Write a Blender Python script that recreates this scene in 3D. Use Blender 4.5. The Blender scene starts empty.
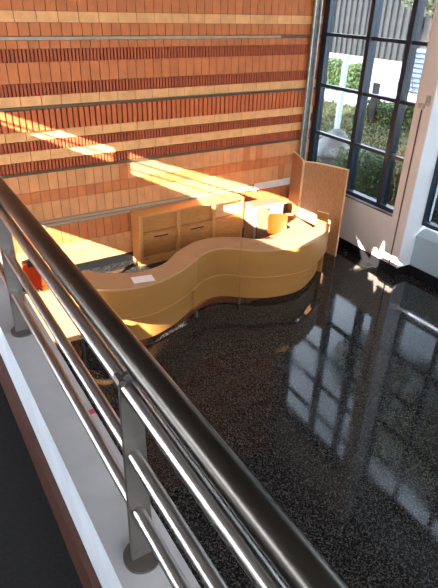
import bpy, bmesh, math, random
from mathutils import Vector, Matrix
random.seed(11)
S = bpy.context.scene
C = S.collection

# ------------------------------------------------------------------ helpers
def lin(c): return tuple((x/12.92 if x <= .04045 else ((x+.055)/1.055)**2.4) for x in c)
def mat(name, col, rough=.5, metal=0., spec=.5, noise=0., nscale=20., bump=0., bscale=60., stretch=(1,1,1), coat=0.):
    m = bpy.data.materials.new(name); m.use_nodes = True
    nt = m.node_tree; b = nt.nodes['Principled BSDF']
    b.inputs['Base Color'].default_value = (*col, 1); b.inputs['Roughness'].default_value = rough
    b.inputs['Metallic'].default_value = metal; b.inputs['Specular IOR Level'].default_value = spec
    b.inputs['Coat Weight'].default_value = coat
    if noise or bump:
        tc = nt.nodes.new('ShaderNodeTexCoord'); mp = nt.nodes.new('ShaderNodeMapping')
        mp.inputs['Scale'].default_value = stretch
        nt.links.new(tc.outputs['Object'], mp.inputs['Vector'])
    if noise:
        n = nt.nodes.new('ShaderNodeTexNoise'); n.inputs['Scale'].default_value = nscale; n.inputs['Detail'].default_value = 5
        nt.links.new(mp.outputs[0], n.inputs['Vector'])
        r = nt.nodes.new('ShaderNodeValToRGB')
        r.color_ramp.elements[0].position = .3; r.color_ramp.elements[1].position = .7
        r.color_ramp.elements[0].color = (*[max(0, x*(1-noise)) for x in col], 1)
        r.color_ramp.elements[1].color = (*[min(1, x*(1+noise)) for x in col], 1)
        nt.links.new(n.outputs[0], r.inputs[0]); nt.links.new(r.outputs[0], b.inputs['Base Color'])
    if bump:
        n2 = nt.nodes.new('ShaderNodeTexNoise'); n2.inputs['Scale'].default_value = bscale; n2.inputs['Detail'].default_value = 4
        bp = nt.nodes.new('ShaderNodeBump'); bp.inputs['Strength'].default_value = bump; bp.inputs['Distance'].default_value = .01
        nt.links.new(mp.outputs[0], n2.inputs['Vector'])
        nt.links.new(n2.outputs[0], bp.inputs['Height']); nt.links.new(bp.outputs[0], b.inputs['Normal'])
    return m

class MB:
    def __init__(s): s.bm = bmesh.new()
    def face(s, pts, mi=0):
        f = s.bm.faces.new([s.bm.verts.new(p) for p in pts]); f.material_index = mi; return s
    def hexa(s, P, mi=0):          # 8 points: bottom ring 4, top ring 4
        v = [s.bm.verts.new(p) for p in P]
        for q in ((3,2,1,0),(4,5,6,7),(0,1,5,4),(1,2,6,5),(2,3,7,6),(3,0,4,7)):
            f = s.bm.faces.new([v[i] for i in q]); f.material_index = mi
        return s
    def box(s, x0, x1, y0, y1, z0, z1, mi=0):
        return s.hexa([(x0,y0,z0),(x1,y0,z0),(x1,y1,z0),(x0,y1,z0),(x0,y0,z1),(x1,y0,z1),(x1,y1,z1),(x0,y1,z1)], mi)
    def tube(s, a, b, r, n=20, mi=0, r2=None, caps=True, sy=1.):
        a = Vector(a); b = Vector(b); d = (b-a).normalized()
        u = d.orthogonal().normalized() if abs(d.z) > .9 else d.cross(Vector((0,0,1))).normalized()
        w = d.cross(u)
        r2 = r if r2 is None else r2
        A = [s.bm.verts.new(a+(u*math.cos(t)+w*math.sin(t)*sy)*r) for t in [2*math.pi*i/n for i in range(n)]]
        B = [s.bm.verts.new(b+(u*math.cos(t)+w*math.sin(t)*sy)*r2) for t in [2*math.pi*i/n for i in range(n)]]
        for i in range(n):
            f = s.bm.faces.new([A[i], A[(i+1)%n], B[(i+1)%n], B[i]]); f.smooth = True; f.material_index = mi
        if caps:
            s.bm.faces.new(A[::-1]).material_index = mi; s.bm.faces.new(B).material_index = mi
        return s
    def prism(s, poly, z0, z1, mi=0):
        A = [s.bm.verts.new((x,y,z0)) for x,y in poly]; B = [s.bm.verts.new((x,y,z1)) for x,y in poly]
        n = len(poly)
        for i in range(n):
            f = s.bm.faces.new([A[i], A[(i+1)%n], B[(i+1)%n], B[i]]); f.material_index = mi
        s.bm.faces.new(A[::-1]).material_index = mi; s.bm.faces.new(B).material_index = mi
        return s
    def ribbon(s, F, B, z0, z1, mi=0, smooth=True):    # strip between a front and a back polyline
        n = len(F)
        fb = [s.bm.verts.new((*p, z0)) for p in F]; ft = [s.bm.verts.new((*p, z1)) for p in F]
        bb = [s.bm.verts.new((*p, z0)) for p in B]; bt = [s.bm.verts.new((*p, z1)) for p in B]
        for i in range(n-1):
            for q, sm in (((fb[i],fb[i+1],ft[i+1],ft[i]), smooth), ((bb[i+1],bb[i],bt[i],bt[i+1]), smooth),
                      ((ft[i],ft[i+1],bt[i+1],bt[i]), False), ((fb[i+1],fb[i],bb[i],bb[i+1]), False)):
                f = s.bm.faces.new(q); f.material_index = mi; f.smooth = sm
        s.bm.faces.new((fb[0],ft[0],bt[0],bb[0])).material_index = mi
        s.bm.faces.new((fb[-1],bb[-1],bt[-1],ft[-1])).material_index = mi
        return s
    def build(s, name, mats, parent=None, bevel=0., recalc=True, M=None):
        if recalc: bmesh.ops.recalc_face_normals(s.bm, faces=s.bm.faces)
        if M is not None: s.bm.transform(M)
        me = bpy.data.meshes.new(name); s.bm.to_mesh(me); s.bm.free()
        for m in (mats if isinstance(mats, (list, tuple)) else [mats]): me.materials.append(m)
        # mark sharp edges so smooth faces keep hard rims
        if any(p.use_smooth for p in me.polygons):
            me.set_sharp_from_angle(angle=math.radians(40))
        o = bpy.data.objects.new(name, me); C.objects.link(o)
        if parent: 
            o.parent = parent
            o.matrix_parent_inverse = Matrix.Translation(-Vector(parent.location)) if parent.type == 'EMPTY' else Matrix()
        if bevel:
            b = o.modifiers.new('bevel', 'BEVEL'); b.width = bevel; b.segments = 2; b.limit_method = 'ANGLE'; b.angle_limit = math.radians(40)
        return o

def tag(o, label=None, cat=None, group=None, kind=None):
    if label: o['label'] = label
    if cat: o['category'] = cat
    if group: o['group'] = group
    if kind: o['kind'] = kind
    return o
def thing(name, label, cat, loc=(0,0,0), group=None):
    o = bpy.data.objects.new(name, None); C.objects.link(o); o.location = loc; o.empty_display_size = .1
    return tag(o, label, cat, group)
def struct(o): o['kind'] = 'structure'; return o
def smooth_line(P, k=6):           # Catmull-Rom through 2D points
    out = []
    for i in range(len(P)-1):
        p0 = P[max(i-1,0)]; p1 = P[i]; p2 = P[i+1]; p3 = P[min(i+2,len(P)-1)]
        for j in range(k):
            t = j/k
            out.append(tuple(.5*((2*p1[a])+(-p0[a]+p2[a])*t+(2*p0[a]-5*p1[a]+4*p2[a]-p3[a])*t*t+(-p0[a]+3*p1[a]-3*p2[a]+p3[a])*t**3) for a in (0,1)))
    out.append(P[-1]); return out
def resample(P, n):
    L = [0]
    for a, b in zip(P, P[1:]): L.append(L[-1]+math.dist(a,b))
    out = []
    for i in range(n):
        t = L[-1]*i/(n-1); k = 0
        while k < len(P)-2 and L[k+1] < t: k += 1
        s = (t-L[k])/max(1e-9, L[k+1]-L[k]); out.append(tuple(P[k][a]+(P[k+1][a]-P[k][a])*s for a in (0,1)))
    return out
def offset(P, d):                  # shift polyline to its left (+) by d
    out = []
    for i, p in enumerate(P):
        a = P[max(i-1,0)]; b = P[min(i+1,len(P)-1)]
        t = Vector((b[0]-a[0], b[1]-a[1])).normalized(); out.append((p[0]-t.y*d, p[1]+t.x*d))
    return out

# ------------------------------------------------------------------ materials
M = {}
M['white']   = mat('white_paint', (.62,.56,.50), .55, noise=.04, nscale=3)
M['reveal']  = mat('white_gloss_paint', (.60,.62,.64), .35)
M['panel']   = mat('blue_grey_spandrel', (.30,.37,.40), .22)
M['curb']    = mat('skylit_white_curb_paint', (.70,.78,.86), .4, noise=.08, nscale=6)  # blue and brightness of skylight on the face put into the colour
M['ledge']   = mat('grey_ledge_stone', (.33,.33,.34), .30, noise=.08, nscale=8)
M['skirt']   = mat('brown_stained_wood', (.07,.024,.015), .45, noise=.2, nscale=30)
M['black']   = mat('black_baseboard', (.008,.008,.009), .4, spec=.15)
M['ceil']    = mat('ceiling_paint', (.16,.16,.16), .8)
M['side']    = mat('side_wall_paint', (.55,.50,.45), .7)
M['frame']   = mat('dark_blue_aluminium', (.018,.030,.050), .28, metal=.3, spec=.6)
M['steel']   = mat('brushed_steel', (.44,.42,.40), .30, metal=1., noise=.12, nscale=40, stretch=(20,1,20))
M['bronze']  = mat('dark_bronze_tube', (.10,.092,.080), .30, metal=1., noise=.15, nscale=5)
M['plate']   = mat('baluster_steel', (.12,.110,.100), .45, metal=.7, noise=.1, nscale=30)
M['galv']    = mat('galvanised_steel', (.42,.42,.38), .45, metal=.85, noise=.3, nscale=9)
M['web']     = mat('weathered_steel', (.16,.15,.12), .55, metal=.6, noise=.45, nscale=7)
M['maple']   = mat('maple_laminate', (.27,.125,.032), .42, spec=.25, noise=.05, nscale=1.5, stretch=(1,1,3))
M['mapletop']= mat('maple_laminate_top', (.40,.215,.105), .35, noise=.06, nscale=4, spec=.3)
M['oakl']    = mat('oak_frame_lit', (.50,.235,.070), .42, noise=.08, nscale=6, stretch=(1,1,5))  # lighter than the veneer: light on the frame is put into the colour
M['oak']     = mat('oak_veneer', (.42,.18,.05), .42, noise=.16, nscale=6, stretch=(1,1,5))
M['screen']  = mat('screen_veneer', (.28,.138,.060), .42, noise=.22, nscale=14, stretch=(3,3,.8))
M['edge']    = mat('pale_wood_edge', (.60,.36,.17), .4)
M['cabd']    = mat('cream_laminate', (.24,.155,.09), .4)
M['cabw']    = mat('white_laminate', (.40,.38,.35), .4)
M['cabtop']  = mat('brown_cabinet_top', (.23,.12,.07), .4)
M['orange']  = mat('orange_plastic', (.34,.036,.004), .45, spec=.2, coat=.2)
M['dark']    = mat('black_plastic', (.015,.013,.012), .4)
M['chrome']  = mat('chrome', (.6,.6,.6), .15, metal=1.)
M['paper']   = mat('white_paper', (.80,.74,.72), .7)
M['tan2']    = mat('tan_strip_light', (.36,.25,.17), .55)
M['tan']     = mat('tan_strip', (.26,.15,.085), .6)
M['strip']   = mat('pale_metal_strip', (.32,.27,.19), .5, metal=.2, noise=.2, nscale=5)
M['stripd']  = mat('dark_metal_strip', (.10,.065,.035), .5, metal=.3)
M['mortar']  = mat('dark_mortar', (.16,.06,.03), .9)
M['brown']   = mat('brown_conduit', (.07,.022,.012), .5)
M['grille']  = mat('white_grille', (.72,.66,.58), .5)
M['leaf']    = mat('hedge_leaf', (.085,.13,.04), .5, noise=.5, nscale=3)
M['leaf2']   = mat('tree_leaf', (.13,.14,.08), .55, noise=.5, nscale=2)
M['cover']   = mat('ground_cover_leaf', (.10,.105,.035), .7, noise=.7, nscale=1.2)
M['bark']    = mat('tree_bark', (.08,.06,.045), .9, noise=.3, nscale=6)
M['core']    = mat('inner_twigs', (.02,.03,.012), .9)
M['lawn']    = mat('dry_lawn', (.09,.085,.035), .95, noise=.6, nscale=1.6, bump=.5, bscale=3)
M['pave']    = mat('pale_concrete_path', (.62,.61,.58), .8, noise=.08, nscale=.6)
M['corr']    = mat('grey_metal_cladding', (.045,.045,.046), .6, noise=.2, nscale=1)
M['siding']  = mat('pale_blue_siding', (.15,.18,.25), .6)
M['post']    = mat('pale_painted_post', (.55,.62,.64), .5)
M['rock']    = mat('grey_rock', (.20,.19,.19), .9, noise=.5, nscale=2, bump=.6, bscale=3)
M['red']     = mat('red_tape', (.45,.04,.05), .5)
# terracotta colour family, three firings of each kind
TC = {'orange': (.46,.135,.036), 'cream': (.64,.32,.120), 'red': (.34,.066,.016), 'peach': (.53,.225,.082), 'rib': (.45,.100,.022)}
tmats = []; TI = {}
for k, c in TC.items():
    TI[k] = len(tmats)
    for v, f in enumerate((.94, 1., 1.06)):
        tmats.append(mat('terracotta_%s_%s' % (k, 'abc'[v]), tuple(min(1, x*f*(1 if i else 1)) for i, x in enumerate(c)), .72, noise=.12, nscale=5, bump=.12, bscale=40))
mort_i = len(tmats); tmats.append(M['mortar'])
# floor: black terrazzo, polished
def terrazzo():
    m = bpy.data.materials.new('black_terrazzo'); m.use_nodes = True; nt = m.node_tree; b = nt.nodes['Principled BSDF']
    tc = nt.nodes.new('ShaderNodeTexCoord'); L = nt.links.new
    v = nt.nodes.new('ShaderNodeTexVoronoi'); v.inputs['Scale'].default_value = 75
    L(tc.outputs['Object'], v.inputs['Vector'])
    w = nt.nodes.new('ShaderNodeTexWhiteNoise'); L(v.outputs['Color'], w.inputs['Vector'])
    r = nt.nodes.new('ShaderNodeValToRGB'); e = r.color_ramp.elements
    e[0].position = 0; e[0].color = (.004,.004,.004,1); e[1].position = 1; e[1].color = (.055,.053,.049,1)
    k = e.new(.55); k.color = (.009,.009,.009,1); k = e.new(.84); k.color = (.036,.035,.033,1)
    L(w.outputs['Value'], r.inputs[0]); L(r.outputs[0], b.inputs['Base Color'])
    n = nt.nodes.new('ShaderNodeTexNoise'); n.inputs['Scale'].default_value = 1.1; n.inputs['Detail'].default_value = 6
    L(tc.outputs['Object'], n.inputs['Vector'])
    rr = nt.nodes.new('ShaderNodeMapRange'); rr.inputs['From Min'].default_value = .35; rr.inputs['From Max'].default_value = .7
    rr.inputs['To Min'].default_value = .035; rr.inputs['To Max'].default_value = .11
    L(n.outputs[0], rr.inputs['Value']); L(rr.outputs[0], b.inputs['Roughness'])
    b.inputs['Specular IOR Level'].default_value = .36
    return m
M['floor'] = terrazzo()
M['carpet'] = mat('black_carpet', (.005,.005,.006), .95, noise=.7, nscale=70)
def glass():
    m = bpy.data.materials.new('window_glass'); m.use_nodes = True; nt = m.node_tree; nt.nodes.clear(); L = nt.links.new
    o = nt.nodes.new('ShaderNodeOutputMaterial'); t = nt.nodes.new('ShaderNodeBsdfTransparent'); g = nt.nodes.new('ShaderNodeBsdfGlossy')
    t.inputs['Color'].default_value = (.42,.45,.47,1); g.inputs['Roughness'].default_value = .01
    lw = nt.nodes.new('ShaderNodeLayerWeight'); lw.inputs['Blend'].default_value = .5      # facing = 1 - |cos|, the same from both sides
    pw = nt.nodes.new('ShaderNodeMath'); pw.operation = 'POWER'; pw.inputs[1].default_value = 5; L(lw.outputs['Facing'], pw.inputs[0])
    f = nt.nodes.new('ShaderNodeMath'); f.operation = 'MULTIPLY_ADD'; f.inputs[1].default_value = .9; f.inputs[2].default_value = .03; L(pw.outputs[0], f.inputs[0])
    x = nt.nodes.new('ShaderNodeMixShader'); L(f.outputs[0], x.inputs[0]); L(t.outputs[0], x.inputs[1]); L(g.outputs[0], x.inputs[2]); L(x.outputs[0], o.inputs[0])
    return m
M['glass'] = glass()

WY = 9.65                      # brick wall plane
ZC = 8.0                       # ceiling
XL = -4.5                      # wall behind the gallery
YR = -7.0
ZM = 3.2                       # gallery floor
ZL = 3.67                      # ledge of the parapet

# ------------------------------------------------------------------ floors / ceiling
struct(MB().box(XL, 9.3, YR, WY+.3, -.2, 0).build('floor', M['floor']))
struct(MB().box(XL-.3, 9.4, YR-.3, WY+.3, ZC, ZC+.3).build('ceiling', M['ceil']))
struct(MB().box(XL, .242, YR, 3.2, ZM-.32, ZM).build('floor_gallery', M['carpet']))
pb = MB().box(.242, .410, YR, 3.2, ZM-.32, ZL, 0)
struct(pb.build('wall_parapet', [M['curb']], bevel=.004))
struct(MB().box(.240, .412, YR, 3.2, ZL, ZL+.006).build('trim_ledge', M['ledge']))
struct(MB().hexa([(.208,YR,ZM),(.241,YR,ZM),(.241,3.2,ZM),(.208,3.2,ZM),(.216,YR,3.36),(.241,YR,3.36),(.241,3.2,3.36),(.216,3.2,3.36)]).build('trim_skirting', M['skirt']))

# ------------------------------------------------------------------ brick wall (real relief)
b = MB()
b.box(XL, 8.86, WY+.02, WY+.3, 0, ZC, mort_i)
def row(z0, z1, kind, pitch, gap, depth, x_off=0.):
    x = XL + x_off
    while x < 8.86:
        x1 = min(x+pitch-gap, 8.86); v = random.choice((0,1,1,2)); d = depth*(1+random.uniform(-.12,.12)) if depth > .01 else depth+random.uniform(0,.004)
        xx = max(x, XL)
        if x1 > xx+.005: b.box(xx, x1, WY-d, WY+.02, z0+.004, z1-.004, TI[kind]+v)
        x += pitch
courses = [(.0,.40,'peach'),(.40,.66,'peach'),(.66,1.07,'orange'),(1.22,1.58,'peach'),(1.58,1.80,'orangep'),(1.80,2.13,'peach'),
           (2.19,2.37,'fine'),(2.37,2.55,'cream'),(2.55,2.73,'fine'),(2.73,2.90,'cream'),(2.90,3.26,'big'),
           (3.31,3.48,'cream'),(3.48,3.68,'fine'),(3.68,4.01,'orange'),(4.01,4.21,'fine'),(4.21,4.34,'orange'),
           (4.40,4.60,'orange'),(4.60,4.77,'cream'),(4.77,5.10,'orange'),(5.10,5.30,'fine'),(5.30,5.63,'orange'),(5.63,5.80,'cream'),
           (5.85,6.20,'big'),(6.20,6.38,'cream'),(6.38,6.56,'fine'),(6.56,6.74,'cream'),(6.74,6.92,'fine'),(6.97,7.3,'peach'),(7.3,7.65,'orange'),(7.65,8.0,'peach')]
for i, (z0, z1, k) in enumerate(courses):
    off = -random.uniform(0,.17)
    if k == 'peach':
        x = XL
        while x < 8.86:
            v = random.choice((0,1,2)); kk = 'peach' if random.random() < .95 else 'orange'
            b.box(x, min(x+.170, 8.86), WY-.006-random.uniform(0,.004), WY+.02, z0+.004, z1-.004, TI[kk]+v); x += .177
    elif k == 'orange': row(z0, z1, 'orange', .177, .010, .010, off)
    elif k == 'orangep': row(z0, z1, 'orange', .177, .007, .006, off)
    elif k == 'cream': row(z0, z1, 'cream', .354, .007, .008, off)
    elif k == 'fine': row(z0, z1, 'red', .064, .022, .030, off)
    elif k == 'big': row(z0, z1, 'rib', .105, .026, .055, off)
struct(b.build('wall_back', tmats, recalc=False))
n = 1
for z0, z1, m in ((1.09,1.13,'tan2'),(1.165,1.20,'tan2'),(2.135,2.185,'stripd'),(3.262,3.308,'stripd'),(5.80,5.85,'stripd'),(6.92,6.97,'stripd')):
    struct(MB().box(XL, 8.86, WY-.035, WY+.02, z0, z1).build('trim_%d' % n, M[m])); n += 1
struct(MB().box(XL, 8.86, WY-.012, WY+.02, 1.07, 1.22).build('trim_%d' % n, M['tan'])); n += 1
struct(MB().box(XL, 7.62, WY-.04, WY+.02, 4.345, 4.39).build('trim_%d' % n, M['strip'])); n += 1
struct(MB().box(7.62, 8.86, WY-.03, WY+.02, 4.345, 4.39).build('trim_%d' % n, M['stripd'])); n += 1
struct(MB().box(XL, 8.86, WY-.04, WY-.006, 0, .17).build('baseboard_back', M['black']))

# ------------------------------------------------------------------ window wall on the right
def wx(y): return 8.47+.05*(y-6.3)
def skew(mb, y0, y1, o0, o1, z0, z1):
    mb.hexa([(wx(y0)+o0,y0,z0),(wx(y0)+o1,y0,z0),(wx(y1)+o1,y1,z0),(wx(y1)+o0,y1,z0),
             (wx(y0)+o0,y0,z1),(wx(y0)+o1,y0,z1),(wx(y1)+o1,y1,z1),(wx(y1)+o0,y1,z1)])
    return mb
WT = 6.55
w = MB()
skew(w, 6.56, WY, 0, .42, 0, 1.215); skew(w, 6.56, WY+.3, 0, .55, WT, ZC)
w.hexa([(8.465,6.18,0),(9.25,6.18,0),(9.25,6.56,0),(wx(6.56),6.56,0),(8.465,6.18,ZC),(9.25,6.18,ZC),(9.25,6.56,ZC),(wx(6.56),6.56,ZC)])
struct(w.build('wall_right', M['white']))
w = MB()
ypier = [(6.18, 1.9), (1.5, -2.8), (-3.2, -7.0)]
for a, c in ypier:
    w.box(8.87, 9.25, c, a, 0, .87); w.box(8.87, 9.3, c, a, WT, ZC)
    w.hexa([(8.87,c,.87),(9.25,c,.87),(9.25,a,.87),(8.87,a,.87),(8.875,c,.875),(9.25,c,1.10),(9.25,a,1.10),(8.875,a,.875)])
w.box(8.47, 9.25, 1.5, 1.9, 0, ZC); w.box(8.47, 9.25, -3.2, -2.8, 0, ZC)
struct(w.build('wall_right_recess', M['panel']))
# the pier's side facing the recess reads as the glossy recess paint
struct(MB().box(8.475, 9.25, 6.172, 6.18, 0, ZC).build('trim_reveal', M['reveal']))
k = MB(); skew(k, 6.18, WY, -.018, 0, 0, .215); k.box(8.45, 8.87, 6.155, 6.172, 0, .20)
struct(k.build('baseboard_right', M['black']))
k = MB()
for a, c in ypier: k.box(8.845, 8.87, c, a, 0, .20)
struct(k.build('baseboard_recess', M['black']))

rows1 = [2.33, 3.38, 4.42, 5.46]
cols1 = [8.15, 7.10]
fr = MB()
def fbar(mb, y0, y1, z0, z1, o0=.14, o1=.29): skew(mb, y0, y1, o0, o1, z0, z1)
wr = thing('window_1', None, None, (0,0,0)); wr['kind'] = 'structure'
fbar(fr, 6.56, WY, 1.215, 1.30); fbar(fr, 6.56, WY, WT-.08, WT); fbar(fr, 6.56, 6.62, 1.3, WT-.08); fbar(fr, 9.46, WY+.02, 1.3, WT-.08)
fbar(fr, 6.56, WY, 1.215, 1.235, -.012, .03)
fr.build('window_frame', M['frame'], wr)
mu = MB()
for y in cols1: fbar(mu, y-.055, y+.055, 1.3, WT-.08, .11, .33)
for z in rows1:
    for ya, yb in ((6.62, cols1[1]-.055), (cols1[1]+.055, cols1[0]-.055), (cols1[0]+.055, 9.46)): fbar(mu, ya, yb, z-.033, z+.033, .15, .26)
mu.build('mullion', M['frame'], wr)
g = MB(); skew(g, 6.58, 9.6, .205, .211, 1.25, WT-.04); g.build('pane', M['glass'], wr)
for wi, (a, c) in enumerate(ypier):
    wr = thing('window_%d' % (wi+2), None, None); wr['kind'] = 'structure'
    fr = MB(); X0, X1 = 8.96, 9.10
    fr.box(X0, X1, c, a, 1.08, 1.16); fr.box(X0, X1, c, a, WT-.08, WT); fr.box(X0, X1, a-.06, a, 1.16, WT-.08); fr.box(X0, X1, c, c+.06, 1.16, WT-.08)
    fr.build('window_frame', M['frame'], wr)
    mu = MB(); N = 4
    for j in range(1, N): y = c+(a-c)*j/N; mu.box(X0, X1, y-.045, y+.045, 1.16, WT-.08)
    for z in (2.2, 3.25, 4.3, 5.4):
        for j in range(N): mu.box(X0+.02, X1-.02, c+(a-c)*j/N+(.06 if j==0 else .045), c+(a-c)*(j+1)/N-(.06 if j==N-1 else .045), z-.033, z+.033)
    mu.build('mullion', M['frame'], wr)
    MB().box(9.03, 9.036, c+.02, a-.02, 1.1, WT-.04).build('pane', M['glass'], wr)

# conduit strip and bracket on the pier
t = thing('wall_conduit', 'thin brown vertical conduit on the white pier, steel bracket on top', 'conduit', (wx(6.38), 6.38, .22))
MB().box(wx(6.38)-.014, wx(6.38), 6.37, 6.395, .22, 3.36).build('conduit_strip', M['brown'], t)
MB().box(wx(6.38)-.05, wx(6.38)-.001, 6.33, 6.46, 3.38, 3.47).box(wx(6.38)-.03, wx(6.38)-.001, 6.24, 6.33, 3.44, 3.62).build('bracket', M['galv'], t, bevel=.004)

# ------------------------------------------------------------------ unseen left and rear walls, openings made for the light they let in
def pierced_wall(name, outer, holes, thick, Mx, m):
    cu = bpy.data.curves.new(name, 'CURVE'); cu.dimensions = '2D'; cu.fill_mode = 'BOTH'; cu.extrude = thick/2
    for P in [outer]+holes:
        s = cu.splines.new('POLY'); s.points.add(len(P)-1)
        for q, p in zip(s.points, P): q.co = (p[0], p[1], 0, 1)
        s.use_cyclic_u = True
    tmp = bpy.data.objects.new(name, cu); C.objects.link(tmp)
    dg = bpy.context.evaluated_depsgraph_get(); me = bpy.data.meshes.new_from_object(tmp.evaluated_get(dg))
    bpy.data.objects.remove(tmp); me.transform(Mx); me.materials.clear(); me.materials.append(m)
    o = bpy.data.objects.new(name, me); C.objects.link(o); return struct(o)
K, SL = .42, .42               # sun: moves (1, K, -SL)
def back(x, y, z):             # a lit point carried back along the sun to the gallery wall -> (y, z) there
    t = x-XL; return (y-K*t, z+SL*t)
hiA = [back(1.0,WY,3.50), back(1.76,WY,3.27), back(3.85,WY,2.40), back(4.9,WY,1.97), back(7.0,WY,1.22), back(7.25,8.0,1.1), back(7.2,7.10,1.125), back(8.48,6.93,.10), back(8.48,6.86,.42), back(8.48,6.72,.36), back(8.48,6.64,.66), back(8.48,6.56,.40), back(8.48,6.25,.42)]
loA = [back(8.48,6.10,.30), back(8.3,6.75,.0), back(7.85,6.74,.0), back(7.45,6.98,.90), back(6.1,6.55,.95), back(5.62,6.75,1.1), back(5.3,8.2,1.1), back(5.2,WY,1.32), back(4.1,WY,1.87), back(3.85,WY,2.10), back(2.9,WY,2.50), back(1.76,WY,3.06), back(1.0,WY,3.38)]
triB = [back(1.0,WY,1.85), back(2.08,WY,1.2), back(3.22,WY,.54), back(4.12,WY,.02), back(3.95,8.0,.02), back(3.12,6.47,.26), back(2.72,6.40,.10), back(1.95,6.25,.75), back(1.0,6.3,.75), back(.8,8.0,.6), back(.9,WY,.2)]
# Mx maps the drawing's (u=y, v=z) onto the plane x = XL
Mx = Matrix(((0,0,1,XL),(1,0,0,0),(0,1,0,0),(0,0,0,1)))
pierced_wall('wall_left_gobo', [(YR-.3,0),(WY+.3,0),(WY+.3,ZC),(YR-.3,ZC)], [hiA+loA, triB], .02, Mx, M['side'])  # holes shaped so the sun lands only on the traced lit patches
Mr = Matrix(((1,0,0,0),(0,0,1,YR),(0,1,0,0),(0,0,0,1)))
pierced_wall('wall_rear', [(XL,0),(9.3,0),(9.3,ZC),(XL,ZC)], [[(XL+.6,5.0),(1.9,5.0),(1.9,7.6),(XL+.6,7.6)], [(2.3,5.6),(8.8,5.6),(8.8,7.6),(2.3,7.6)]], .1, Mr, M['side'])  # openings added to let soft sky fill onto the brick wall
gb = MB()
a1, a2, a3 = back(1.0,WY,3.43), back(3.85,WY,2.24), back(7.0,WY,.95)
for dz, wd in ((.0,.018),(-.17,.014)):
    if dz == 0: gb.tube((XL,a1[0],a1[1]), (XL,a2[0],a2[1]), wd, 8)
    gb.tube((XL,a2[0],a2[1]+dz), (XL,a3[0],a3[1]+dz), wd, 8)
struct(gb.build('trim_shadow_bar', M['frame']))  # unseen bars added to throw dark lines along the sun streak
struct(MB().box(XL-.05, XL+.05, back(3.93,WY,2)[0]-.05, back(3.93,WY,2)[0]+.05, 5.3, 6.1).build('trim_mullion', M['frame']))  # unseen upright added to break the sun streak

# ------------------------------------------------------------------ steel channel on the brick wall
t = thing('steel_channel_post', 'tall galvanised steel channel post on the brick wall near the window corner', 'post', (8.51, WY-.06, 0))
MB().box(8.43, 8.60, WY-.085, WY-.065, 0, ZC-.002).build('web', M['web'], t)
MB().box(8.418, 8.445, WY-.125, WY-.065, 0, ZC-.002).build('flange', M['galv'], t)
MB().box(8.585, 8.612, WY-.125, WY-.065, 0, ZC-.002).build('flange', M['galv'], t)
t = thing('wall_grille', 'long white ribbed grille low on the brick wall behind the folding screen', 'grille', (7.68, WY-.04, 1.1))
gm = MB().box(7.15, 8.22, WY-.075, WY-.055, 1.09, 1.25)
gm.build('backplate', M['grille'], t)
gm = MB(); x = 7.17
while x < 8.2: gm.box(x, x+.028, WY-.095, WY-.074, 1.105, 1.235); x += .055
gm.build('grille_rib', M['grille'], t)

# ------------------------------------------------------------------ railing
R0, R1 = -2.6, 3.18
t = thing('gallery_railing', 'stainless steel railing with a thick dark bronze handrail on the parapet ledge', 'railing', (.317, 0, ZL+.006))
MB().tube((.342,R0,4.327), (.342,R1,4.327), .0305, 36).build('handrail', M['bronze'], t)
for z, x, r in ((4.272,.313,.0178),(4.070,.3145,.0170),(3.873,.3145,.0170)):
    MB().tube((x,R0,z), (x,R1,z), r, 28).build('rail_tube', M['steel'], t)
for y in (.83, 2.10, -.44, -1.71):
    bl = MB().hexa([(.288,y-.006,ZL+.012),(.352,y-.006,ZL+.012),(.352,y+.006,ZL+.012),(.288,y+.006,ZL+.012),
                    (.293,y-.006,4.262),(.345,y-.006,4.262),(.345,y+.006,4.262),(.293,y+.006,4.262)])
    bl.hexa([(.293,y-.006,4.262),(.345,y-.006,4.262),(.345,y+.006,4.262),(.293,y+.006,4.262),
             (.297,y-.006,4.300),(.345,y-.006,4.320),(.345,y+.006,4.320),(.297,y+.006,4.300)])
    p = bl.build('baluster', M['plate'], t, bevel=.0015)
    MB().tube((.320,y,ZL+.006), (.320,y,ZL+.016), .052, 40).build('base_flange', M['plate'], p)
    MB().tube((.296,y-.016,4.296), (.296,y+.016,4.296), .010, 6).build('clamp_bolt', M['plate'], p)
tag(MB().box(.392, .4105, 1.43, 1.455, ZL+.006, ZL+.008).build('tape_tab', M['red']), 'tiny red tape tab on the outer rim of the grey ledge', 'tape')

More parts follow.
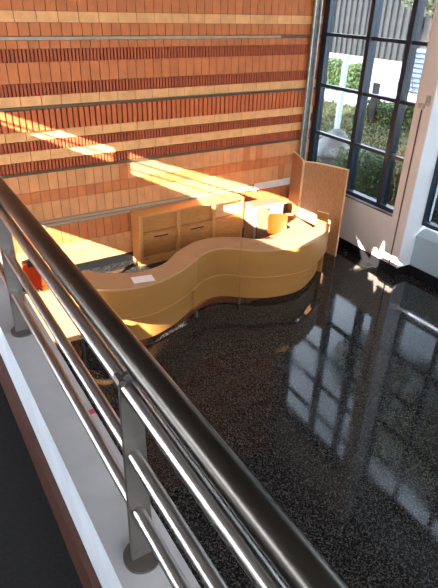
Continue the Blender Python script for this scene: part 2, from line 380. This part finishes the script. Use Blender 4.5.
# ------------------------------------------------------------------ serpentine reception desk: three units
def desk_unit(label, F, B, rec0, rec1, foot):
    n = 34; q_ = .987
    F = [(x*q_, y*q_) for x, y in F]; B = [(x*q_, y*q_) for x, y in B]
    F = resample(smooth_line(F), n); B = resample(smooth_line(B), n)
    cx = sum(p[0] for p in F)/n; cy = sum(p[1] for p in F)/n
    t = thing('reception_desk', label, 'desk', (cx, cy, 0), 'curved units of the reception desk')
    gap = lambda P: [tuple(P[1][a]*.05+P[0][a]*.95 for a in (0,1))]+P[1:-1]+[tuple(P[-2][a]*.05+P[-1][a]*.95 for a in (0,1))]
    F = gap(F); B = gap(B)
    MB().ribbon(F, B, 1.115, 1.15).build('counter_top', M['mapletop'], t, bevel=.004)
    Fi = offset(F, .012)
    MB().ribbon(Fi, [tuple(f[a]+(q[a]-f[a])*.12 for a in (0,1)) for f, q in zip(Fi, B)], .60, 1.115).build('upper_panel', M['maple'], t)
    MB().ribbon(offset(F,.006), offset(F,.03), .585, .603).build('edge_or_seam_band', M['oak'], t)  # strip added to draw the tier seam in place of its soft shade
    Fl = [offset(F, rec0+(rec1-rec0)*i/(n-1))[i] for i in range(n)]
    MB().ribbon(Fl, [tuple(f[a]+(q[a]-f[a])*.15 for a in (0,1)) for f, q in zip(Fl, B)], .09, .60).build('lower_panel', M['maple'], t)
    for (fx, fy) in foot:
        MB().box(fx-.022, fx+.022, fy-.022, fy+.022, 0, .13).build('foot', M['plate'], t)
    return t
J0F, J0B = (4.15,7.05), (3.85,7.37)
J1F, J1B = (4.985,6.965), (5.28,7.40)
d1 = desk_unit('maple curved desk unit bulging forward, white sheet of paper on top', [(1.90,7.30),(2.16,6.86),(2.34,6.71),(2.59,6.60),(2.90,6.55),(3.15,6.57),(3.53,6.69),(3.90,6.88),J0F],
          [(2.25,7.52),(2.36,7.37),(2.54,7.22),(2.80,7.08),(3.05,7.02),(3.39,7.06),(3.64,7.19),J0B], .09, .12, [(4.0,6.86)])
d2 = desk_unit('short inward curving maple desk unit in the middle of the serpentine desk', [J0F,(4.38,7.155),(4.64,7.18),(4.83,7.10),J1F],
          [J0B,(4.26,7.58),(4.62,7.66),(4.93,7.60),J1B], .10, .10, [(4.93,6.87)])
d3 = desk_unit('sunlit right maple desk unit rounding toward the folding screen', [J1F,(5.13,6.84),(5.45,6.66),(5.79,6.56),(6.11,6.53),(6.46,6.61),(6.97,6.87),(7.27,7.08)],
          [J1B,(5.45,7.22),(5.75,7.06),(6.05,6.98),(6.40,7.02),(6.69,7.08),(7.0,7.16),(7.21,7.20)], .11, .15, [])
# worktop behind the counter, L-shaped
t = thing('worktop', 'sunlit pale worktop tucked behind the right end of the desk', 'worktop', (6.4, 7.6, 0))
MB().prism([(5.42,7.50),(5.95,7.16),(6.6,7.18),(7.10,7.40),(7.42,7.54),(7.56,8.70),(7.16,8.72),(7.08,8.0),(6.5,7.84),(5.72,7.80)], .72, .75).build('worktop_board', M['mapletop'], t, bevel=.003)
for (x, y) in ((5.62,7.6),(6.85,7.9),(7.24,8.5)): MB().box(x-.02,x+.02,y-.02,y+.02,0,.72).build('leg', M['dark'], t)
t = thing('end_panel', 'small upright maple panel at the right tip of the desk', 'panel', (7.26, 7.28, 0))
MB().prism([(7.12,7.34),(7.21,7.12),(7.235,7.13),(7.145,7.35)], .0, 1.31).build('panel_board', M['maple'], t)
MB().prism([(7.232,7.135),(7.47,7.56),(7.492,7.55),(7.254,7.123)], 0, 1.12).build('sun_stop_board', M['maple'], t)  # board added to stop sun reaching the foot of the screen
MB().prism([(7.117,7.345),(7.208,7.116),(7.238,7.127),(7.148,7.355)], 1.31, 1.322).build('edge_or_seam_band', M['edge'], t)

tag(MB().prism([(2.76,6.81),(3.09,6.74),(3.06,6.53),(2.73,6.60)], 1.1505, 1.153).build('paper_sheet', M['paper']), 'white sheet of paper lying on the left curved desk unit', 'paper')

# side table at the far left, seen between the rails
t = thing('side_table', 'sunlit pale table seen between the railing tubes, left of the desk', 'table', (1.5, 7.0, 0))
MB().prism([(.95,6.25),(1.80,6.17),(1.88,6.45),(1.84,7.75),(.95,7.85)], .715, .75).build('table_top', M['mapletop'], t, bevel=.003)
for x, y in ((1.74,6.28),(1.05,6.35),(1.05,7.7),(1.76,7.6)): MB().box(x-.02,x+.02,y-.02,y+.02,0,.715).build('leg', M['dark'], t)

# ------------------------------------------------------------------ chairs
def chair(label, x, y, rz, dark_top=False, s=1.):
    t = thing('orange_chair', label, 'chair', (0,0,0), 'orange shell chairs behind the desk')
    # seat shell
    P = []; nu, nv = 10, 8
    def shell(prof, w0, w1, name, curve):
        mb = MB(); V = []
        for i, (py, pz) in enumerate(prof):
            f = i/(len(prof)-1); w_ = w0+(w1-w0)*f
            if i in (0, len(prof)-1): w_ *= .86
            r = []
            for j in range(nu+1):
                a = -1+2*j/nu; r.append((a*w_/2, py+curve[0]*a*a, pz+curve[1]*a*a))
            V.append(r)
        th = .012
        for sgn in (0, 1):
            pass
        top = [[mb.bm.verts.new(p) for p in r] for r in V]
        bot = [[mb.bm.verts.new((p[0], p[1]+(th if name == 'backrest' else 0), p[2]-(0 if name == 'backrest' else th))) for p in r] for r in V]
        for i in range(len(V)-1):
            for j in range(nu):
                f = mb.bm.faces.new((top[i][j],top[i][j+1],top[i+1][j+1],top[i+1][j])); f.smooth = True
                f = mb.bm.faces.new((bot[i][j],bot[i+1][j],bot[i+1][j+1],bot[i][j+1])); f.smooth = True
        for i in range(len(V)-1):
            mb.bm.faces.new((top[i][0],top[i+1][0],bot[i+1][0],bot[i][0])); mb.bm.faces.new((top[i][nu],bot[i][nu],bot[i+1][nu],top[i+1][nu]))
        for j in range(nu):
            mb.bm.faces.new((top[0][j],bot[0][j],bot[0][j+1],top[0][j+1])); mb.bm.faces.new((top[-1][j],top[-1][j+1],bot[-1][j+1],bot[-1][j]))
        return mb.build(name, M['orange'], t)
    shell([(-.22,.435),(-.16,.455),(-.05,.450),(.06,.445),(.16,.46),(.21,.48)], .44, .44, 'seat', (0,.02))
    shell([(.20,.50),(.225,.60),(.245,.70),(.26,.80),(.27,.90),(.272,.97)], .42, .44, 'backrest', (-.05,0))
    MB().tube((0,0,.44), (0,0,.10), .025, 12).build('column', M['chrome'], t)
    MB().tube((0,.05,.435), (0,.235,.50), .014, 8).tube((0,.235,.50), (0,.275,.70), .014, 8).build('back_bracket', M['dark'], t)
    for k in range(5):
        a = k*2*math.pi/5+.3
        lg = MB().tube((0,0,.11), (.27*math.cos(a),.27*math.sin(a),.065), .018, 8, r2=.012).build('leg', M['dark'], t)
        c_ = Vector((.27*math.cos(a), .27*math.sin(a), .028))
        MB().tube(c_+Vector((-.012*math.sin(a),.012*math.cos(a),0)), c_-Vector((-.012*math.sin(a),.012*math.cos(a),0)), .028, 12).build('caster', M['dark'], lg)
    if dark_top:
        MB().box(-.17, .17, .262, .31, .86, 1.02).build('headrest', M['dark'], t, bevel=.02)
    t.location = (x, y, 0); t.rotation_euler = (0, 0, rz); t.scale = (s,s,s)
    return t
chair('orange shell swivel chair behind the sunlit right end of the desk', 6.78, 8.10, math.radians(-28))
chair('orange shell swivel chair with dark headrest seen between the railing tubes', 1.72, 8.15, math.radians(20), True, 1.05)

# ------------------------------------------------------------------ credenza
X0, X1, Y0, Y1, H = 3.98, 6.60, 9.20, 9.60, 1.13
t = thing('credenza', 'long honey coloured wooden credenza against the brick wall, open bays and drawers', 'credenza', (5.3, 9.4, 0))
c = MB()
c.box(X0, X1, Y0, Y1, H-.045, H); c.box(X0, X1, Y0+.01, Y1, 0, .16); c.box(X0, X0+.09, Y0, Y1, .16, H-.045); c.box(X1-.05, X1, Y0, Y1, .16, H-.045)
c.box(X0+.09, X1-.05, Y1-.02, Y1, .16, H-.045)
cols = [(X0+.09, 4.87), (4.95, 5.77), (5.84, X1-.05)]
c.box(4.87, 4.95, Y0, Y1-.02, .16, H-.045); c.box(5.77, 5.84, Y0, Y1-.02, .16, H-.045)
c.build('carcass', M['oakl'], t, bevel=.004)
for i, (a, e) in enumerate(cols):
    if i < 2:
        MB().box(a, e, Y0+.03, Y1-.02, .695, .715).build('shelf', M['oak'], t)
        d = MB().box(a+.006, e-.006, Y0+.006, Y1-.06, .53, .692).build('drawer', M['oak'], t, bevel=.003)
        hx = (a+e)/2; hh = MB().tube((hx-.16,Y0-.022,.625), (hx+.16,Y0-.022,.625), .014, 10)
        hh.tube((hx-.15,Y0-.022,.625),(hx-.15,Y0+.01,.625),.008,8).tube((hx+.15,Y0-.022,.625),(hx+.15,Y0+.01,.625),.008,8)
        hh.build('drawer_handle', M['dark'], d)
        MB().tube((hx,Y0+.000,.57),(hx,Y0+.01,.57),.009,10).build('keyhole', M['dark'], d)
        MB().box(a+.006, e-.006, Y0+.08, Y0+.10, .16, .52).build('lower_door', M['oak'], t, bevel=.002)
        MB().box(a+.006, e-.006, Y0+.10, Y0+.12, .72, H-.05).build('upper_door', M['oak'], t, bevel=.002)
    else:
        MB().box(a, e, Y0+.004, Y1-.02, .66, .71).build('shelf', M['oak'], t)
        MB().box(a+.006, e-.006, Y0+.02, Y0+.04, .16, .655).build('lower_door', M['oak'], t, bevel=.002)
        MB().box(a+.006, e-.006, Y0+.12, Y0+.14, .715, H-.05).build('upper_door', M['edge'], t, bevel=.002)  # paler wood puts the lit look of this bay into its colour
    if i == 0: MB().box(a+.02, a+.09, Y0+.002, Y0+.011, .135, .15).build('tag_plate', M['dark'], t)

# two-door cabinet
X0, X1, Y0, Y1, H = 6.63, 7.42, 8.80, 9.20, 1.01
t = thing('office_cabinet', 'white two-door cabinet with a brown top beside the credenza', 'cabinet', (7.0, 9.0, 0))
c = MB().box(X0, X0+.03, Y0-.0, Y1, 0, H-.03).box(X1-.03, X1, Y0, Y1, 0, H-.03).box(X0+.03, X1-.03, Y0+.02, Y1, 0, .05).box(X0+.03, X1-.03, Y1-.02, Y1, .05, H-.03)
c.build('carcass', M['cabtop'], t)
MB().box(X0+.035, X1-.032, Y0+.02, Y0+.03, .055, H-.032).build('inner_face', M['dark'], t)
MB().box(X0-.006, X1+.006, Y0-.006, Y1, H-.03, H).build('cabinet_top', M['cabtop'], t, bevel=.003)
MB().box(X0-.004, X0+.05, Y0-.012, Y0, .02, H).box(X1-.04, X1+.004, Y0-.012, Y0, .02, H).box(X0+.05, X1-.04, Y0-.012, Y0, H-.035, H).build('front_frame', M['cabw'], t)
xm = (X0+X1)/2+.03
for a, e, kx in ((X0+.09, xm-.009, xm-.07), (xm+.009, X1-.045, xm+.07)):
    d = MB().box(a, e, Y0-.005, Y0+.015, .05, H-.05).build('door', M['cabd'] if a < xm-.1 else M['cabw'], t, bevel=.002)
    MB().tube((kx, Y0-.03, H-.11), (kx, Y0-.005, H-.11), .014, 12).build('knob', M['dark'], d)

# ------------------------------------------------------------------ folding screen
t = thing('folding_screen', 'tall brown veneer folding screen standing right of the desk by the window', 'screen', (7.8, 8.3, 0))
lp = [(7.95,9.24),(7.87,9.00),(7.74,8.72),(7.625,8.505)]
rp = [(7.65,8.465),(7.775,8.30),(7.875,8.08),(7.97,7.81),(8.03,7.55)]
for nm, P in (('screen_panel', lp), ('screen_panel', rp)):
    P = resample(smooth_line(P), 14); Q = offset(P, .035)
    p = MB().ribbon(P, Q, .02, 1.98).build(nm, M['screen'], t)
    MB().ribbon(offset(P,-.003), offset(P,.038), 1.98, 2.0).build('top_edge', M['edge'], p)
    E = [offset(P,-.004)[-1], offset(P,.039)[-1]]; e2 = offset(P,.0)[-1]; tdir = Vector((P[-1][0]-P[-2][0], P[-1][1]-P[-2][1])).normalized()*.016
    MB().prism([E[0], (E[0][0]+tdir.x,E[0][1]+tdir.y), (E[1][0]+tdir.x,E[1][1]+tdir.y), E[1]], .0, 2.0).build('side_edge', M['edge'], p)
for z in (.4, 1.1, 1.8): MB().tube((7.622,8.475,z-.06), (7.622,8.475,z+.06), .014, 10).build('hinge', M['galv'], t)

# ------------------------------------------------------------------ outdoors
GZ = .5
struct(MB().box(9.45, 140, -80, 140, GZ-.5, GZ).build('ground', M['lawn']))
struct(MB().prism([(20.5,-20),(60,-20),(60,60),(20.5,60)], GZ, GZ+.04).build('ground_path', M['pave']))
def leaves(mb, n, inside, box, size, mi=0):
    k = 0
    while k < n:
        p = Vector([random.uniform(box[i][0], box[i][1]) for i in range(3)])
        if not inside(p): continue
        a = Vector((random.gauss(0,1),random.gauss(0,1),random.gauss(0,1))).normalized(); u = a.orthogonal().normalized(); w_ = a.cross(u)
        s = size*random.uniform(.6,1.3)
        mb.face([p-u*s, p+w_*s*.55, p+u*s, p-w_*s*.55], mi); k += 1
def hedge(label, x0, x1, y0, y1, z1, n, size, wob=.12, group=None):
    t = thing('hedge', label, 'hedge', ((x0+x1)/2, (y0+y1)/2, GZ), group)
    MB().box(x0+.25, x1-.25, y0+.25, y1-.25, GZ, z1-.22).build('inner_twigs', M['core'], t)
    mb = MB()
    def inside(p):
        zt = z1+wob*math.sin(p.y*2.3)+wob*math.sin(p.x*3.1+1)
        d = min(p.x-x0, x1-p.x, p.y-y0, y1-p.y, zt-p.z); return 0 < d < .32
    leaves(mb, n, inside, ((x0,x1),(y0,y1),(GZ,z1+.2)), size)
    mb.build('foliage', M['leaf'], t, recalc=False)
hedge('dense green hedge just outside the window below its lower panes', 10.3, 11.6, 2.0, 10.4, 1.62, 26000, .035)
hedge('low green hedge far across the lawn behind the pale post', 23.2, 24.6, 22.8, 30.0, 1.95, 9000, .09)
hedge('brown green shrub row beside the pale path, outside the window', 18.0, 19.8, 12.6, 16.6, 1.35, 9000, .07)
def blob_tree(label, x, y, h, crowns, n, size, r=.16):
    t = thing('tree', label, 'tree', (x, y, GZ), 'trees outside the window wall')
    tr = MB().tube((x,y,GZ), (x,y,h), r, 12, r2=r*.6)
    for (cx_, cy_, cz_, rr) in crowns: tr.tube((x,y,h*.8), (cx_,cy_,cz_), r*.4, 7, r2=r*.12)
    tr.build('trunk', M['bark'], t)
    mb = MB()
    for (cx_, cy_, cz_, rr) in crowns:
        c_ = Vector((cx_,cy_,cz_))
        def inside(p):
            d = (p-c_).length/rr; return d < 1 and random.random() < d*d+.1
        leaves(mb, n, inside, ((cx_-rr,cx_+rr),(cy_-rr,cy_+rr),(cz_-rr,cz_+rr)), size)
    mb.build('foliage', M['leaf2'], t, recalc=False)
blob_tree('leafy tree outside the recessed window, its crown reflected in the floor', 15.5, 8.0, 8.0, [(14.5,6.5,8.6,2.1),(15.5,9.3,9.4,2.2),(16.5,7.0,11.2,2.2),(17.0,10.2,12.2,2.0),(15.0,5.4,10.0,2.0),(16.0,12.0,9.2,1.7)], 2300, .11)
blob_tree('leafy tree farther toward the street side of the garden', 16.5, -.6, 8.5, [(15.5,-.6,8.8,2.2),(17.0,1.0,12.2,2.2),(16.0,-2.5,11.5,2.2)], 2000, .12)
blob_tree('distant olive green tree seen above the grey clad wall', 33.5, 26.0, 5.5, [(33.5,26.5,6.8,2.4),(34.0,24.0,6.4,2.2),(33.5,28.0,8.2,2.0)], 2500, .14)
mb = MB()
leaves(mb, 16000, lambda p: p.z < GZ+.12+.22*(.5+.5*math.sin(p.x*2.1+math.sin(p.y*1.3)*2)*math.sin(p.y*1.7+p.x)), ((11.7,20.2),(5.5,21.0),(GZ,GZ+.36)), .065)
tag(mb.build('ground_cover', M['cover'], recalc=False), 'low olive ground cover growing between the hedge and the pale path', 'ground cover', kind='stuff')
# corrugated building
t = thing('clad_building', 'large grey building with vertical metal cladding across the path', 'building', (42.4, 40, GZ))
MB().box(42.3, 50, 18, 80, GZ, 10.5).build('wall', M['corr'], t)
mb = MB(); y = 18.0
while y < 80: mb.box(42.05, 42.3, y, y+.36, GZ, 10.4); y += .74
mb.build('cladding', M['corr'], t)
# pale blue siding house
t = thing('siding_house', 'low pale blue building with horizontal siding beyond the garden', 'building', (28.2, 19.5, GZ))
MB().box(27.15, 31, 15.5, 22.3, GZ, 2.85).build('wall', M['siding'], t)
mb = MB(); z = GZ+.15
while z < 2.8: mb.hexa([(26.95,15.5,z),(27.15,15.5,z),(27.15,22.3,z),(26.95,22.3,z),(27.12,15.5,z+.17),(27.15,15.5,z+.17),(27.15,22.3,z+.17),(27.12,22.3,z+.17)]); z += .26
mb.build('siding_board', M['siding'], t)
# pale post, dark post, rack
t = thing('garden_post', 'pale square post standing on the lawn outside the window', 'post', (14.8, 14.8, GZ))
MB().box(14.72,14.88,14.72,14.88,GZ,3.30).build('shaft', M['post'], t)
MB().box(14.69,14.91,14.69,14.91,3.30,3.42).build('cap', M['post'], t)
tag(MB().box(17.8,17.9,15.75,16.05,GZ,2.2).build('dark_marker', M['dark']), 'narrow dark marker board standing at the edge of the pale path', 'marker')
t = thing('bike_rack', 'thin dark leaning bars in front of the pale blue building', 'rack', (24.5, 19.4, GZ+.04))
for i in range(4): MB().tube((24.5,18.7+i*.5,GZ+.04),(24.9,19.3+i*.5,1.75),.025,8).build('bar', M['dark'], t)
# boulders
def boulder(label, x, y, r, sq):
    me = bpy.data.meshes.new('boulder'); bm = bmesh.new(); bmesh.ops.create_icosphere(bm, subdivisions=4, radius=r)
    sd = random.random()*10
    for v in bm.verts:
        n_ = .18*math.sin(v.co.x/r*3+sd)+.14*math.sin(v.co.y/r*4+sd*2)+.1*math.sin(v.co.z/r*6+sd)
        v.co *= (1+n_); v.co.z *= sq
    for f in bm.faces: f.smooth = True
    bm.to_mesh(me); bm.free(); me.materials.append(M['rock'])
    o = bpy.data.objects.new('boulder', me); C.objects.link(o); o.location = (x, y, GZ+r*sq*.55)
    tag(o, label, 'rock', 'grey boulders outside the corner window')
boulder('larger grey boulder outside the corner window, above the folding screen', 12.2, 12.3, .62, .9)
boulder('smaller grey boulder close to the brick corner, outside the window', 12.6, 13.4, .42, .8)

# ------------------------------------------------------------------ light
wd = bpy.data.worlds.new('World'); S.world = wd; wd.use_nodes = True; nt = wd.node_tree
bg = nt.nodes['Background']
sky = nt.nodes.new('ShaderNodeTexSky'); sky.sky_type = 'NISHITA'; sky.sun_disc = False
sky.sun_elevation = math.radians(20.6); sky.sun_rotation = math.atan2(-1, -K) ; sky.air_density = 1.2; sky.dust_density = 2.5
tc = nt.nodes.new('ShaderNodeTexCoord'); cn = nt.nodes.new('ShaderNodeTexNoise'); cn.inputs['Scale'].default_value = 1.6; cn.inputs['Detail'].default_value = 6
cr = nt.nodes.new('ShaderNodeValToRGB'); cr.color_ramp.elements[0].position = .22; cr.color_ramp.elements[1].position = .50
cm = nt.nodes.new('ShaderNodeMixRGB'); cm.inputs['Color2'].default_value = (20., 21., 23., 1)
nt.links.new(tc.outputs['Generated'], cn.inputs['Vector']); nt.links.new(cn.outputs[0], cr.inputs[0]); nt.links.new(cr.outputs[0], cm.inputs[0])
nt.links.new(sky.outputs[0], cm.inputs['Color1']); nt.links.new(cm.outputs[0], bg.inputs['Color']); bg.inputs['Strength'].default_value = 1.3
sl = bpy.data.lights.new('sun', 'SUN'); sl.energy = 80.; sl.angle = math.radians(.2); sl.color = (1., .90, .78)
so = bpy.data.objects.new('sun', sl); C.objects.link(so); so.location = (-20,-10,12)
so.rotation_euler = Vector((1, K, -SL)).to_track_quat('-Z', 'Y').to_euler()
# unseen fill lamps added under the ceiling to lift the hall's light
for i, (x, y) in enumerate(((1.2,-3.5),(4.2,-3.5),(1.2,-.5),(4.2,-.5))):
    t = thing('fill_lamp', 'square fill lamp added under the ceiling, out of view', 'lamp', (x, y, ZC-.04), 'added fill lamps over the hall')
    MB().box(x-.65,x+.65,y-.65,y+.65,ZC-.05,ZC-.001).build('housing', M['white'], t)
    al = bpy.data.lights.new('fill_light', 'AREA'); al.shape = 'SQUARE'; al.size = 1.1; al.energy = 20; al.color = (1,.82,.62)
    ao = bpy.data.objects.new('fill_light', al); C.objects.link(ao); ao.location = (x, y, ZC-.07)

# ------------------------------------------------------------------ camera
yaw, pit, roll = .57772126, .51647824, .0325895762
f = Vector((math.sin(yaw)*math.cos(pit), math.cos(yaw)*math.cos(pit), -math.sin(pit)))
r = Vector((math.cos(yaw), -math.sin(yaw), 0)); u = r.cross(f)
r2 = r*math.cos(roll)+u*math.sin(roll); u2 = -r*math.sin(roll)+u*math.cos(roll)
cd = bpy.data.cameras.new('camera'); co = bpy.data.objects.new('camera', cd); C.objects.link(co)
cd.sensor_fit = 'VERTICAL'; cd.sensor_height = 24; cd.lens = 516.924*24/588; cd.clip_start = .05; cd.clip_end = 500
mw = Matrix((( r2.x,u2.x,-f.x,0),(r2.y,u2.y,-f.y,0),(r2.z,u2.z,-f.z,5.0),(0,0,0,1))); co.matrix_world = mw
S.camera = co
S.view_settings.view_transform = 'Standard'; S.view_settings.look = 'None'; S.view_settings.gamma = 1; S.view_settings.use_curve_mapping = False
S.view_settings.exposure = -.22
S.cycles.caustics_reflective = False
